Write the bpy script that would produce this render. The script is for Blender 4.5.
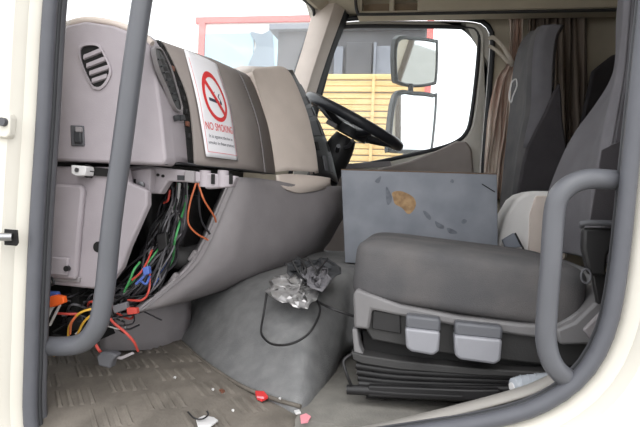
import bpy, bmesh, math, random
from mathutils import Vector, Matrix
for o in list(bpy.data.objects): bpy.data.objects.remove(o)
scene = bpy.context.scene
col = scene.collection
rnd = random.Random(7)

# ------------------------------------------------------------------ camera
# X runs towards the rear of the cab, Y across the cab to the driver's side, Z up.
F = 545.0; TH = math.radians(10); PT = math.radians(1.42); RO = .04
EYE = Vector((0, 0, .5))
fw = Vector((-math.sin(TH)*math.cos(PT), math.cos(TH)*math.cos(PT), -math.sin(PT)))
r0 = Vector((math.cos(TH), math.sin(TH), 0)); u0 = r0.cross(fw)
RT = r0*math.cos(RO) + u0*math.sin(RO); UP = -r0*math.sin(RO) + u0*math.cos(RO)
cd = bpy.data.cameras.new('camera'); cam = bpy.data.objects.new('camera', cd); col.objects.link(cam)
cd.sensor_width = 36; cd.lens = F/640*36; cd.clip_start = .02
cam.matrix_world = Matrix(((RT.x, UP.x, -fw.x, 0), (RT.y, UP.y, -fw.y, 0), (RT.z, UP.z, -fw.z, .5), (0, 0, 0, 1)))
scene.camera = cam

# ------------------------------------------------------------------ world, sun, exposure
w = bpy.data.worlds.new('overcast_sky'); scene.world = w; w.use_nodes = True
bg = w.node_tree.nodes['Background']
bg.inputs[0].default_value = (.97, .985, 1, 1); bg.inputs[1].default_value = 1.9
sd = bpy.data.lights.new('hazy_sun', 'SUN'); sd.energy = .7; sd.angle = math.radians(40); sd.color = (1, .97, .92)
so = bpy.data.objects.new('hazy_sun', sd); col.objects.link(so)
so.rotation_euler = Vector((-.25, .75, -.75)).to_track_quat('-Z', 'Y').to_euler()
vs = scene.view_settings
vs.view_transform = 'Standard'; vs.look = 'None'; vs.exposure = .38; vs.gamma = 1; vs.use_curve_mapping = False

# ------------------------------------------------------------------ helpers
def P(x, y, Y):
    d = fw*F + RT*(x-320) + UP*(213.5-y); return EYE + d*(Y/d.y)
def PZ(x, y, Z):
    d = fw*F + RT*(x-320) + UP*(213.5-y); return EYE + d*((Z-.5)/d.z)
def pj(p):
    d = p-EYE; return 320+F*d.dot(RT)/d.dot(fw), 213.5-F*d.dot(UP)/d.dot(fw)
def lin(c):
    c /= 255; return c/12.92 if c < .04045 else ((c+.055)/1.055)**2.4
MATS = {}
def mat(name, rgb, rough=.6, var=.08, scale=12, bump=0, bscale=200, metal=0, rgb2=None, spec=.4, trans=0, emit=0, stretch=(1,1,1), thr=(.35,.65), alpha=1):
    m = bpy.data.materials.new(name); m.use_nodes = True; MATS[name] = m
    nt = m.node_tree; b = nt.nodes['Principled BSDF']
    c = [lin(v) for v in rgb]
    tc = nt.nodes.new('ShaderNodeTexCoord'); mp = nt.nodes.new('ShaderNodeMapping')
    nt.links.new(tc.outputs['Object'], mp.inputs[0]); mp.inputs['Scale'].default_value = stretch
    n = nt.nodes.new('ShaderNodeTexNoise'); n.inputs['Scale'].default_value = scale; n.inputs['Detail'].default_value = 5
    nt.links.new(mp.outputs[0], n.inputs['Vector'])
    r = nt.nodes.new('ShaderNodeValToRGB'); nt.links.new(n.outputs['Fac'], r.inputs[0])
    c2 = [lin(v) for v in rgb2] if rgb2 else [v*(1+var) for v in c]
    c1 = c if rgb2 else [v*(1-var) for v in c]
    r.color_ramp.elements[0].position = thr[0]; r.color_ramp.elements[1].position = thr[1]
    r.color_ramp.elements[0].color = (*c1, 1); r.color_ramp.elements[1].color = (*[min(v, 1) for v in c2], 1)
    nt.links.new(r.outputs[0], b.inputs['Base Color'])
    b.inputs['Roughness'].default_value = rough; b.inputs['Metallic'].default_value = metal
    b.inputs['Specular IOR Level'].default_value = spec; b.inputs['Transmission Weight'].default_value = trans
    b.inputs['Alpha'].default_value = alpha
    if bump:
        n2 = nt.nodes.new('ShaderNodeTexNoise'); n2.inputs['Scale'].default_value = bscale; n2.inputs['Detail'].default_value = 3
        nt.links.new(tc.outputs['Object'], n2.inputs['Vector'])
        bp = nt.nodes.new('ShaderNodeBump'); bp.inputs['Strength'].default_value = bump; bp.inputs['Distance'].default_value = .004
        nt.links.new(n2.outputs['Fac'], bp.inputs['Height']); nt.links.new(bp.outputs[0], b.inputs['Normal'])
    return m
def glass(name, tint, refl=.06, haze=.1):
    m = bpy.data.materials.new(name); m.use_nodes = True; nt = m.node_tree; MATS[name] = m
    nt.nodes.remove(nt.nodes['Principled BSDF']); out = nt.nodes['Material Output']
    t = nt.nodes.new('ShaderNodeBsdfTransparent'); t.inputs[0].default_value = (*tint, 1)
    g = nt.nodes.new('ShaderNodeBsdfGlossy'); g.inputs['Roughness'].default_value = .02
    mx = nt.nodes.new('ShaderNodeMixShader'); mx.inputs[0].default_value = refl
    nt.links.new(t.outputs[0], mx.inputs[1]); nt.links.new(g.outputs[0], mx.inputs[2]); tl = nt.nodes.new('ShaderNodeBsdfTranslucent'); tl.inputs[0].default_value = (.95, .96, .97, 1)      # film of dust
    m2 = nt.nodes.new('ShaderNodeMixShader'); m2.inputs[0].default_value = haze
    nt.links.new(mx.outputs[0], m2.inputs[1]); nt.links.new(tl.outputs[0], m2.inputs[2]); nt.links.new(m2.outputs[0], out.inputs[0])
def tag(o, label=None, cat=None, group=None, kind=None):
    if label: o['label'] = label
    if cat: o['category'] = cat
    if group: o['group'] = group
    if kind: o['kind'] = kind
    return o
def empty(name, loc, label=None, cat=None, group=None, kind=None):
    e = bpy.data.objects.new(name, None); col.objects.link(e); e.location = loc; e.empty_display_size = .05
    return tag(e, label, cat, group, kind)
def origin(o):
    q = Vector((0, 0, 0)); x = o
    while x: q += x.location; x = x.parent
    return q
def mk(name, verts, faces, m, parent=None, smooth=True, bevel=0, sub=0, solid=0, label=None, cat=None, group=None, kind=None, angle=35, seg=2):
    verts = [Vector(v) for v in verts]
    o0 = origin(parent) if parent else Vector((sum((v.x for v in verts))/len(verts), sum((v.y for v in verts))/len(verts), min(v.z for v in verts)))
    me = bpy.data.meshes.new(name); me.from_pydata([v-o0 for v in verts], [], faces); me.update()
    bm = bmesh.new(); bm.from_mesh(me); bmesh.ops.recalc_face_normals(bm, faces=bm.faces); bm.to_mesh(me); bm.free()
    o = bpy.data.objects.new(name, me); col.objects.link(o)
    if parent: o.parent = parent
    else: o.location = o0
    me.materials.append(MATS[m])
    if solid:
        s = o.modifiers.new('solid', 'SOLIDIFY'); s.thickness = solid; s.offset = 0
    if bevel:
        b = o.modifiers.new('bevel', 'BEVEL'); b.width = bevel; b.segments = seg; b.limit_method = 'ANGLE'; b.angle_limit = math.radians(30)
    if sub:
        s = o.modifiers.new('sub', 'SUBSURF'); s.levels = sub; s.render_levels = sub
    if smooth:
        me.shade_smooth()
        if not sub:
            me.set_sharp_from_angle(angle=math.radians(angle))
    return tag(o, label, cat, group, kind)
def cr(pts, n=8, closed=False):
    pts = [Vector(p) for p in pts]; N = len(pts); out = []
    rng = N if closed else N-1
    for i in range(rng):
        if closed: a, b, c, d = pts[(i-1) % N], pts[i], pts[(i+1) % N], pts[(i+2) % N]
        else:
            b, c = pts[i], pts[i+1]
            a = pts[i-1] if i else b*2-c
            d = pts[i+2] if i+2 < N else c*2-b
        for k in range(n):
            t = k/n
            out.append(.5*((2*b)+(c-a)*t+(2*a-5*b+4*c-d)*t*t+(3*b-a-3*c+d)*t**3))
    if not closed: out.append(pts[-1].copy())
    return out
def loft(name, rows, m, parent=None, closed=False, **k):
    n = len(rows[0]); V = [p for r in rows for p in r]; Fc = []
    for i in range(len(rows)-1):
        for j in range(n if closed else n-1):
            j2 = (j+1) % n
            Fc.append((i*n+j, i*n+j2, (i+1)*n+j2, (i+1)*n+j))
    return mk(name, V, Fc, m, parent, **k)
def tubegeo(pts, r, seg=8, r2=None, cap=True, closed=False, up=None):
    pts = [Vector(p) for p in pts]; n = len(pts); V = []; Fc = []
    prev = None
    for i, p in enumerate(pts):
        if closed: t = (pts[(i+1) % n]-pts[i-1]).normalized()
        else: t = (pts[min(i+1, n-1)]-pts[max(i-1, 0)]).normalized()
        if up is not None: a = up
        elif prev is None: a = Vector((0, 0, 1)) if abs(t.z) < .9 else Vector((1, 0, 0))
        else: a = prev
        a = (a - t*a.dot(t)).normalized(); b = t.cross(a); prev = a
        ra = r[i] if isinstance(r, (list, tuple)) else r; rb = r2 if r2 else ra
        for k in range(seg):
            an = 2*math.pi*k/seg; V.append(p + a*math.cos(an)*ra + b*math.sin(an)*rb)
    for i in range(n if closed else n-1):
        i2 = (i+1) % n
        for k in range(seg):
            k2 = (k+1) % seg
            Fc.append((i*seg+k, i*seg+k2, i2*seg+k2, i2*seg+k))
    if cap and not closed:
        Fc.append(tuple(range(seg))[::-1]); Fc.append(tuple((n-1)*seg+k for k in range(seg)))
    return V, Fc
def tube(name, pts, r, m, parent=None, seg=8, r2=None, closed=False, up=None, **k):
    V, Fc = tubegeo(pts, r, seg, r2, True, closed, up)
    return mk(name, V, Fc, m, parent, angle=60, **k)
def prism(name, pts, ext, m, parent=None, **k):
    n = len(pts); ext = Vector(ext); V = [Vector(p) for p in pts]+[Vector(p)+ext for p in pts]
    Fc = [tuple(range(n))[::-1], tuple(range(n, 2*n))]+[(i, (i+1) % n, n+(i+1) % n, n+i) for i in range(n)]
    return mk(name, V, Fc, m, parent, **k)
def pp(name, px, Y0, Y1, m, parent=None, **k):          # outline measured on plane Y0, extruded straight across the cab to Y1
    return prism(name, [P(x, y, Y0) for x, y in px], (0, Y1-Y0, 0), m, parent, **k)
def box(name, lo, hi, m, parent=None, bevel=.004, rot=None, **k):
    lo = Vector(lo); hi = Vector(hi); c = (lo+hi)/2; h = (hi-lo)/2
    V = [Vector((sx*h.x, sy*h.y, sz*h.z)) for sx in (-1, 1) for sy in (-1, 1) for sz in (-1, 1)]
    if rot: V = [rot @ v for v in V]
    V = [v+c for v in V]
    Fc = [(0, 1, 3, 2), (4, 6, 7, 5), (0, 4, 5, 1), (2, 3, 7, 6), (0, 2, 6, 4), (1, 5, 7, 3)]
    return mk(name, V, Fc, m, parent, bevel=bevel, **k)
def ring(loopA, loopB): return [loopA, loopB]
def resample(loop, n):
    L = [0]
    N = len(loop)
    for i in range(N): L.append(L[-1]+(loop[(i+1) % N]-loop[i]).length)
    out = []; j = 0
    for k in range(n):
        s = L[-1]*k/n
        while L[j+1] < s: j += 1
        t = (s-L[j])/max(1e-9, L[j+1]-L[j]); out.append(loop[j].lerp(loop[(j+1) % N], t))
    return out
def offset(loop, d, Y):
    n = len(loop); out = []
    c = sum(loop, Vector())/n
    for i in range(n):
        t = (loop[(i+1) % n]-loop[i-1]); nn = Vector((t.z, 0, -t.x)).normalized()
        if nn.dot(loop[i]-c) < 0: nn = -nn
        q = loop[i]+nn*d; out.append(Vector((q.x, Y, q.z)))
    return out
def onrect(loop, x0, x1, z0, z1, Y):
    c = Vector(((x0+x1)/2, 0, (z0+z1)/2)); out = []
    for p in loop:
        d = Vector((p.x-c.x, 0, p.z-c.z)); s = 1e9
        if abs(d.x) > 1e-9: s = min(s, ((x1-c.x) if d.x > 0 else (x0-c.x))/d.x)
        if abs(d.z) > 1e-9: s = min(s, ((z1-c.z) if d.z > 0 else (z0-c.z))/d.z)
        out.append(Vector((c.x+d.x*s, Y, c.z+d.z*s)))
    return out
def rnd_loop(x0, x1, z0, z1, r, Y, n=5):
    out = []
    for cx, cz, a0 in ((x1-r, z1-r, 0), (x0+r, z1-r, 90), (x0+r, z0+r, 180), (x1-r, z0+r, 270)):
        for k in range(n+1):
            a = math.radians(a0+90*k/n); out.append(Vector((cx+r*math.cos(a), Y, cz+r*math.sin(a))))
    return out

# ------------------------------------------------------------------ materials
mat('cream_paint', (208, 203, 193), .35, rgb2=(214, 210, 200), scale=5)
mat('seal_rubber', (84, 85, 91), .5, var=.04, scale=30)
mat('dark_seal', (52, 53, 56), .55, var=.1)
mat('floor_vinyl', (118, 115, 110), .85, rgb2=(132, 129, 123), scale=20, bump=.5, bscale=220)
mat('wheel_black', (48, 49, 53), .35, var=.1, bump=.05, bscale=300)
mat('door_pale', (206, 202, 194), .45, var=.03)
mat('black_plastic', (36, 35, 36), .45, var=.15, bump=.1, bscale=400)
mat('black_matte', (24, 23, 23), .8)
mat('lilac_plastic', (162, 154, 159), .55, var=.05, bump=.12, bscale=500)
mat('taupe_plastic', (150, 141, 137), .6, var=.05, bump=.15, bscale=500)
mat('beige_plastic', (212, 199, 190), .5, var=.04, bump=.1, bscale=500)
mat('grey_plastic', (140, 135, 137), .55, var=.06, bump=.15, bscale=400)
mat('dark_grey_plastic', (84, 84, 88), .5, var=.08, bump=.1, bscale=400)
mat('handle_grey', (90, 91, 96), .36, var=.06, scale=8, bump=.05, bscale=500)
mat('tunnel_vinyl', (108, 108, 109), .7, rgb2=(122, 122, 122), scale=25, bump=.5, bscale=320)
mat('mat_rubber', (98, 92, 85), .8, rgb2=(118, 111, 103), scale=14, bump=.35, bscale=160)
mat('seat_fabric', (80, 79, 81), .95, rgb2=(95, 92, 92), scale=9, bump=.4, bscale=500)
mat('seat_side_fabric', (100, 98, 102), .95, var=.08, bump=.4, bscale=500)
mat('seat_dark_fabric', (58, 55, 58), .95, var=.1, bump=.4, bscale=500)
mat('seat_shroud', (114, 112, 113), .5, var=.08, bump=.1, bscale=300)
mat('shroud_dark', (54, 53, 53), .6, var=.1, bump=.1, bscale=300)
mat('lever_silver', (140, 140, 146), .35, var=.05, metal=.15)
mat('steel_sheet', (112, 116, 124), .5, rgb2=(128, 131, 138), scale=9, metal=.25)
mat('rust', (170, 140, 104), .8, rgb2=(140, 112, 82), scale=60)
mat('grime', (88, 91, 99), .7, rgb2=(108, 112, 120), scale=60)
mat('brown_edge', (98, 80, 66), .7)
mat('console_cream', (224, 221, 219), .55, var=.03)
mat('headliner', (186, 176, 158), .9, var=.04, bump=.2, bscale=300)
mat('shelf_brown', (150, 132, 112), .85, var=.08)
mat('curtain_stripe', (172, 142, 128), .95, rgb2=(212, 198, 186), scale=7, stretch=(6, 6, .35), thr=(.4, .6))
mat('curtain_taupe', (104, 92, 84), .95, rgb2=(122, 110, 100), scale=9, stretch=(5, 5, .3))
mat('strap_cream', (170, 160, 148), .8)
mat('wall_lining', (118, 108, 98), .9, var=.06, bump=.2, bscale=300)
mat('foil', (168, 166, 166), .35, rgb2=(200, 198, 198), scale=40, metal=.6)
mat('steel', (150, 150, 152), .3, metal=.9)
mat('paper', (244, 242, 246), .6, var=.01)
mat('sign_red', (222, 60, 62), .6, var=.02)
mat('sign_pink', (232, 150, 160), .6, var=.02)
mat('sign_ink', (70, 66, 84), .6, var=.02)
for nm, c in dict(red=(186, 70, 60), orange=(206, 112, 72), yellow=(214, 168, 62), green=(70, 150, 88), blue=(78, 104, 176), white=(214, 212, 212), grey=(106, 104, 108), dark=(54, 52, 56), brown=(120, 78, 62), violet=(112, 92, 124), black=(30, 29, 31)).items():
    mat('wire_'+nm, c, .45, var=.06)
mat('orange_connector', (232, 98, 36), .5)
mat('concrete', (158, 155, 148), .9, rgb2=(144, 141, 134), scale=2, bump=.2, bscale=30)
mat('yellow_timber', (222, 190, 132), .8, rgb2=(234, 206, 150), scale=5, stretch=(.4, 4, 6))
mat('shed_grey', (78, 78, 82), .7, rgb2=(96, 96, 100), scale=3)
mat('shed_pale', (128, 132, 142), .6)
mat('trim_red', (226, 120, 116), .6, var=.05)
mat('wall_white', (236, 234, 230), .7, var=.02)
mat('pane_blue', (170, 200, 214), .25, var=.06, scale=3)
mat('tarp_grey', (132, 146, 158), .8, var=.12, scale=3)
mat('mirror_glass', (226, 232, 234), .03, metal=1, var=.01)
mat('mirror_shell', (42, 52, 56), .45, var=.08)
mat('scuff', (146, 142, 137), .5, var=.05)
mat('clear_plastic', (206, 212, 220), .12, trans=.45, var=.02)
mat('leaf_green', (96, 130, 66), .8, var=.2)
glass('window_glass', (.93, .965, .97), .04, .06)
glass('screen_glass', (.95, .97, .98), .05, .15)

# ================================================================== SETTING
def S(o): o['kind'] = 'structure'; return o
# near body side with the door opening
ap = [(-.66, 1.28), (-.715, 1.08), (-.738, .883), (-.747, .641), (-.757, .395), (-.76, .15), (-.757, .02), (-.73, -.05), (-.65, -.06), (-.4, -.03), (-.15, .045), (.024, .092), (.14, .125), (.222, .16), (.285, .215), (.322, .29), (.338, .40), (.348, .605), (.357, .79), (.372, 1.1), (.378, 1.34), (.33, 1.43), (.2, 1.46), (-.2, 1.48), (-.5, 1.46), (-.60, 1.40)]
apl = resample(cr([Vector((x, 1.0, z)) for x, z in ap], 8, True), 150)
rows = [offset(apl, .002, 1.035), offset(apl, .016, 1.012), offset(apl, .022, .998), offset(apl, .03, .992), offset(apl, .045, .985), offset(apl, .052, .972), offset(apl, .058, .962),
        offset(apl, .075, .957), onrect(apl, -1.15, 1.2, -.75, 1.85, .95), onrect(apl, -1.2, 1.25, -.78, 1.9, .99)]
wn = S(loft('wall_near', rows, 'cream_paint', closed=True))
wn['label'] = 'cream painted cab side around the open passenger doorway'; wn['category'] = 'cab wall'
# screw pad and striker hole on the front door pillar
b = pp('hinge_pad', [(-14, 112), (8, 113), (10, 117), (9, 135), (6, 138), (-14, 136)], .951, .97, 'cream_paint', wn, bevel=.003)
def disc(name, c, n, r, d, m, parent, seg=14, **k):
    c = Vector(c); n = Vector(n).normalized()
    return tube(name, [c-n*d/2, c+n*d/2], r, m, parent, seg=seg, **k)
disc('screw', P(3, 122, .947), (0, 1, 0), .0085, .01, 'dark_grey_plastic', wn)
pp('striker_recess', [(4, 229), (17, 230), (18, 243), (16, 246), (4, 245)], .9485, .952, 'black_matte', wn, bevel=.001)
tube('striker_pin', [P(-6, 237, .93), P(12, 237, .945)], .008, 'steel', wn)
# rubber door seal: outer bead and inner trim lip
sl = S(tube('trim_1', offset(apl, .002, .990), .015, 'seal_rubber', closed=True, seg=12, r2=.014, up=Vector((0, 1, 0))))
tube('seal_lip', offset(apl, -.004, 1.008), .006, 'dark_seal', sl, closed=True, seg=8, up=Vector((0, 1, 0)))
tube('seal_lip', offset(apl, .008, 1.03), .012, 'dark_grey_plastic', sl, closed=True, seg=8, up=Vector((0, 1, 0)))
sl['label'] = 'grey rubber seal running round the open doorway'; sl['category'] = 'door seal'
# scuff plate inside the doorway's lower edge
sc = [P(x, y, 1.03) for x, y in ((562, 382), (545, 390), (530, 396), (500, 405), (450, 418), (400, 430), (320, 447))]
scr = cr(sc, 5)
S(loft('trim_2', [[p+Vector((0, 0, .002)) for p in scr], [p+Vector((0, .02, .008)) for p in scr], [p+Vector((0, .05, .0)) for p in scr], [p+Vector((0, .07, -.05)) for p in scr]], 'scuff', solid=.006))

fpl = [(-1.0, 1.32), (-.225, 1.32), (-.225, 1.08), (1.15, 1.08), (1.15, 2.98), (-1.0, 2.98)]
S(prism('floor', [Vector((x, y, -.02)) for x, y in fpl], (0, 0, .07), 'floor_vinyl'))
S(box('sill', (-1.0, 1.012, -.25), (1.15, 1.08, -.02), 'floor_vinyl', bevel=.01))
S(box('sub_floor', (-1.0, 1.012, -.02), (-.226, 1.319, .0), 'floor_vinyl', bevel=0))
S(box('ceiling', (-.62, 1.0, 1.75), (1.15, 3.0, 1.80), 'headliner', bevel=0))
S(box('wall_rear', (1.12, 1.0, 0), (1.17, 3.0, 1.8), 'wall_lining', bevel=0))
S(box('wall_front', (-1.02, 1.0, -.05), (-.97, 3.0, .84), 'black_matte', bevel=0))
# far side wall ring and driver's door
win = [(-.42, 1.44), (.0, 1.435), (.22, 1.425), (.268, 1.405), (.282, 1.35), (.275, 1.15), (.258, .95), (.24, .885), (.20, .84), (.109, .80), (-.1, .745), (-.311, .70), (-.5, .69), (-.585, .70), (-.60, .74), (-.565, .95), (-.53, 1.12), (-.46, 1.39)]
winl = resample(cr([Vector((x, 2.95, z)) for x, z in win], 6, True), 120)
dl = resample(cr([Vector((x, 2.95, z)) for x, z in [(-.43, 1.475), (0, 1.475), (.24, 1.465), (.32, 1.43), (.345, 1.34), (.34, 1.1), (.33, .8), (.325, .45), (.31, .12), (.2, .07), (-.2, .06), (-.6, .06), (-.68, .12), (-.7, .5), (-.66, .8), (-.6, 1.05), (-.5, 1.4)]], 6, True), 120)
# align starts
def align(a, b):
    k = min(range(len(b)), key=lambda i: (b[i]-a[0]).length); return b[k:]+b[:k]
dl = align(winl, dl)
d1 = S(empty('door_1', (-.1, 2.95, .06), 'driver door with pale frame beyond the steering wheel', 'door'))
loft('door_frame', [offset(winl, .004, 2.99), offset(winl, .008, 2.945), offset(winl, .02, 2.935), [Vector((p.x, 2.945, p.z)) for p in offset(dl, -.012, 2.945)], offset(dl, -.004, 2.96)], 'door_pale', d1, closed=True)
tube('window_rubber', offset(winl, .001, 2.945), .011, 'dark_seal', d1, closed=True, up=Vector((0, 1, 0)))
mk('pane', [Vector((p.x, 2.962, p.z)) for p in offset(winl, .01, 2.962)], [tuple(range(120))], 'window_glass', d1, smooth=False)
tube('door_seal', offset(dl, .006, 2.945), .013, 'dark_seal', d1, closed=True, up=Vector((0, 1, 0)))
pp('door_card', [(352, 178), (380, 168), (410, 161), (440, 149), (456, 141), (466, 141), (472, 149), (474, 175), (474, 250), (470, 330), (330, 330), (310, 250), (318, 178)], 2.90, 2.94, 'taupe_plastic', d1, bevel=.012, seg=3)
pp('sill_strip', [(322, 164), (345, 164), (390, 161), (392, 166), (345, 169), (322, 169)], 2.925, 2.94, 'grey_plastic', d1, bevel=.002)
# windscreen
def wsx(Y, z): return -.585-.3*(1.48-z)-.11*(1-((Y-1.95)/.9)**2)
ws = [[Vector((wsx(Y, z), Y, z)) for Y in [1.03+1.82*i/16 for i in range(17)]] for z in [.84+.66*k/6 for k in range(7)]]
def front_cut(loop): return [Vector((max(p.x, wsx(2.85, p.z)-.005), p.y, p.z)) if p.z > .8 else p for p in loop]
S(loft('wall_far', [offset(dl, .004, 2.955), offset(dl, .025, 2.95), front_cut(onrect(dl, -1.0, 1.15, 0, 1.78, 2.96)), front_cut(onrect(dl, -1.0, 1.15, 0, 1.78, 3.0))], 'headliner', closed=True))
S(loft('window_1', ws, 'screen_glass'))
tr = [Vector((wsx(2.85, z)+.012, 2.855, z)) for z in (.84, 1.0, 1.2, 1.4, 1.46)]+[Vector((wsx(Y, 1.5)+.012, Y, 1.5)) for Y in (2.80, 2.6, 2.3, 1.9, 1.5, 1.1)]
S(tube('trim_3', cr(tr, 4), .009, 'dark_seal'))
# header above the windscreen
hd = [1.03+1.95*i/16 for i in range(17)]
S(loft('trim_4', [[Vector((wsx(Y, 1.5)+dx, Y, z)) for Y in hd] for dx, z in ((0, 1.505), (.04, 1.50), (.12, 1.56), (.2, 1.66), (.25, 1.76))], 'headliner', solid=.01))
# far front pillar
pl = [P(319, -14, 2.85), P(314, 8, 2.85), P(304, 45, 2.85), P(294, 77, 2.85), P(285, 110, 2.85), P(280, 140, 2.85)]
pr = [P(357, -6, 2.935), P(346, 22, 2.935), P(332, 58, 2.935), P(320, 95, 2.935), P(311, 130, 2.935), P(308, 160, 2.935)]
pm = [a.lerp(b, .5)+Vector((.02, -.06, 0)) for a, b in zip(pl, pr)]
pq = [a.lerp(b, .82)+Vector((.01, -.035, 0)) for a, b in zip(pl, pr)]
S(loft('trim_5', [cr(x, 4) for x in (pl, pm, pq)], 'beige_plastic', solid=.012))
S(loft('trim_6', [cr(x, 4) for x in (pq, [a.lerp(b, .9)+Vector((0, -.012, 0)) for a, b in zip(pl, pr)], pr)], 'dark_seal', solid=.01))
# overhead longitudinal header and shelf
pq0 = P(300, 20, 2.85)
S(loft('trim_7', [[Vector((x, 2.955, z)) for x in (-.62, -.3, .2, .7, 1.12)] for z in (1.50,)]+[[Vector((x, 2.90, 1.515)) for x in (-.62, -.3, .2, .7, 1.12)], [Vector((x, 2.80, 1.54)) for x in (-.62, -.3, .2, .7, 1.12)], [Vector((x, 2.6, 1.66)) for x in (-.62, -.3, .2, .7, 1.12)]], 'headliner', solid=.01))

# ground outside
S(box('ground', (-30, -20, -1.3), (30, 40, -1.2), 'concrete', bevel=0))

# ================================================================== DASHBOARD
D = empty('dashboard', (-.6, 1.6, .05), 'grey and beige dashboard with missing glovebox under the windscreen', 'dashboard')
def curve(px, Y, n=6): return cr([P(x, y, Y) for x, y in px], n)
# end panel facing the passenger doorway
ep = [(34, 40), (48, 31), (62, 26), (85, 21), (112, 25), (138, 35), (149, 46), (156, 75), (162, 120), (166, 160), (163, 165), (40, 160)]
pp('end_panel', ep, 1.105, 1.16, 'lilac_plastic', D, bevel=.008, seg=3)
# moulded top lip of the end panel
lip = [P(x, y, 1.12) for x, y in ((34, 40), (50, 31), (66, 25), (86, 20), (114, 23.5), (140, 33.5), (152, 44))]
tube('top_lip', cr(lip, 4), .008, 'beige_plastic', D, seg=8)
# side vent
vb = [(82, 48), (91, 45.5), (99.5, 47.5), (105, 57), (110, 70), (107, 80), (101.5, 86.5), (96, 87), (92, 84), (85, 70), (81, 57)]
VP = cr([P(x, y, 1.1035) for x, y in vb], 3, True)
cen = sum(VP, Vector())/len(VP)
vo = [cen+(p-cen)*1.13 for p in VP]
sv = loft('side_vent', [[p+Vector((0, .006, 0)) for p in vo], [p+Vector((0, -.003, 0)) for p in vo], [p+Vector((0, -.004, 0)) for p in VP], [p+Vector((0, .012, 0)) for p in VP]], 'lilac_plastic', D, closed=True)
mk('vent_recess', [cen+(p-cen)+Vector((0, .0008, 0)) for p in VP], [tuple(range(len(VP)))], 'black_matte', sv, smooth=False)
for (a, b) in (((83, 57), (101, 49.5)), ((86, 65.5), (105, 58)), ((89, 73), (108, 66.5)), ((91.5, 80.5), (106.5, 75.5))):
    A = P(*a, 1.099); B = P(*b, 1.099); up = Vector((0, 0, .0048)); dn = Vector((0, .012, -.003))
    mk('louvre', [A-up, B-up, B+up, A+up, A-up+dn, B-up+dn, B+up+dn, A+up+dn], [(0, 1, 2, 3), (4, 7, 6, 5), (0, 4, 5, 1), (1, 5, 6, 2), (2, 6, 7, 3), (3, 7, 4, 0)], 'lilac_plastic', sv, bevel=.001)
# rocker switch
sw = pp('switch_recess', [(70, 125), (83, 125.5), (84, 146), (71, 146)], 1.1005, 1.11, 'dark_grey_plastic', D, bevel=.002)
pp('rocker', [(73, 130), (80, 130), (81, 143), (74, 143)], 1.094, 1.103, 'dark_seal', sw, bevel=.0025)
pp('rocker', [(75, 126.5), (81, 127), (81, 132), (75, 132)], 1.092, 1.1, 'grey_plastic', sw, bevel=.002)
# outer rear-facing section with the tall face vent
cA = curve([(140, 34), (149, 44), (157, 75), (163, 120), (166, 164)], 1.115)
cB = curve([(153, 41), (160, 49), (178, 90), (184, 130), (187, 163)], 1.25)
cM = [a.lerp(b, .5)+Vector((.006, 0, .004)) for a, b in zip(cA, cB)]
loft('outer_section', [[p+Vector((-.03, .0, -.0)) for p in cA], cA, cM, cB, [p+Vector((-.03, .0, 0)) for p in cB]], 'lilac_plastic', D, solid=.004)
fv = [(150, 52), (154, 50.5), (158, 54), (166, 70), (172.5, 90), (177, 107), (175, 111), (170, 108), (162, 90), (154, 70)]
def onS(x, y, rowsA, rowsB, off=0.004, a0=-.3, a1=1.3):
    # point of the ruled dash surface between two profiles that lies behind a measured position
    best = None
    n = len(rowsA)
    for i in range(121):
        a = a0+(a1-a0)*i/120
        for j in range(n-1):
            for k in range(4):
                t = k/4
                p = rowsA[j].lerp(rowsA[j+1], t).lerp(rowsB[j].lerp(rowsB[j+1], t), a)
                q = pj(p); d = (q[0]-x)**2+(q[1]-y)**2
                if best is None or d < best[0]: best = (d, p)
    return best[1]+Vector((off, -off*.3, off*.15))
FV = cr([onS(x, y, cA, cB, .013) for x, y in fv], 3, True)
fc = sum(FV, Vector())/len(FV)
nrm = Vector((.93, -.25, .25)).normalized()
fo = [fc+(p-fc)*1.07 for p in FV]
fvn = loft('face_vent', [[p-nrm*.008 for p in fo], [p+nrm*.003 for p in fo], [p+nrm*.003 for p in FV], [p-nrm*.004 for p in FV]], 'grey_plastic', D, closed=True)
mk('vent_recess', [p-nrm*.001 for p in FV], [tuple(range(len(FV)))], 'black_plastic', fvn, smooth=False)
for k in range(7):
    t = .1+.8*k/6; i = int(t*15)
    A = onS(151+22*t, 56+50*t, cA, cB, .0135); B = onS(157+18.5*t, 54+52*t, cA, cB, .0135)
    tube('vent_bar', [A, B], .0022, 'dark_seal', fvn, seg=6)
for x0 in (170, 175.5):
    q = [onS(x, y, cA, cB, .008) for x, y in ((x0, 116), (x0+4.6, 115.5), (x0+5.6, 121.5), (x0+1, 122))]
    prism('button', q, nrm*.006, 'dark_seal', D, bevel=.0015)
# dark slot left by the missing trim strip
cG = [p+Vector((-.02, .008, -.004)) for p in cB]
cL = curve([(160, 41.5), (169, 49), (189, 94), (195, 130), (197, 165)], 1.285)
loft('open_slot', [[p+Vector((-.006, 0, 0)) for p in cB], [p+Vector((-.006, 0, 0)) for p in cL]], 'black_matte', D, solid=.003)
for k in range(9):
    p = cB[3+k*2].lerp(cL[3+k*2], .5)+Vector((-.004, 0, 0))
    box('clip', p-Vector((.004, .006, .006)), p+Vector((.004, .006, .006)), ('wire_brown' if k in (3, 7) else 'black_plastic'), D, bevel=.001)
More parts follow.
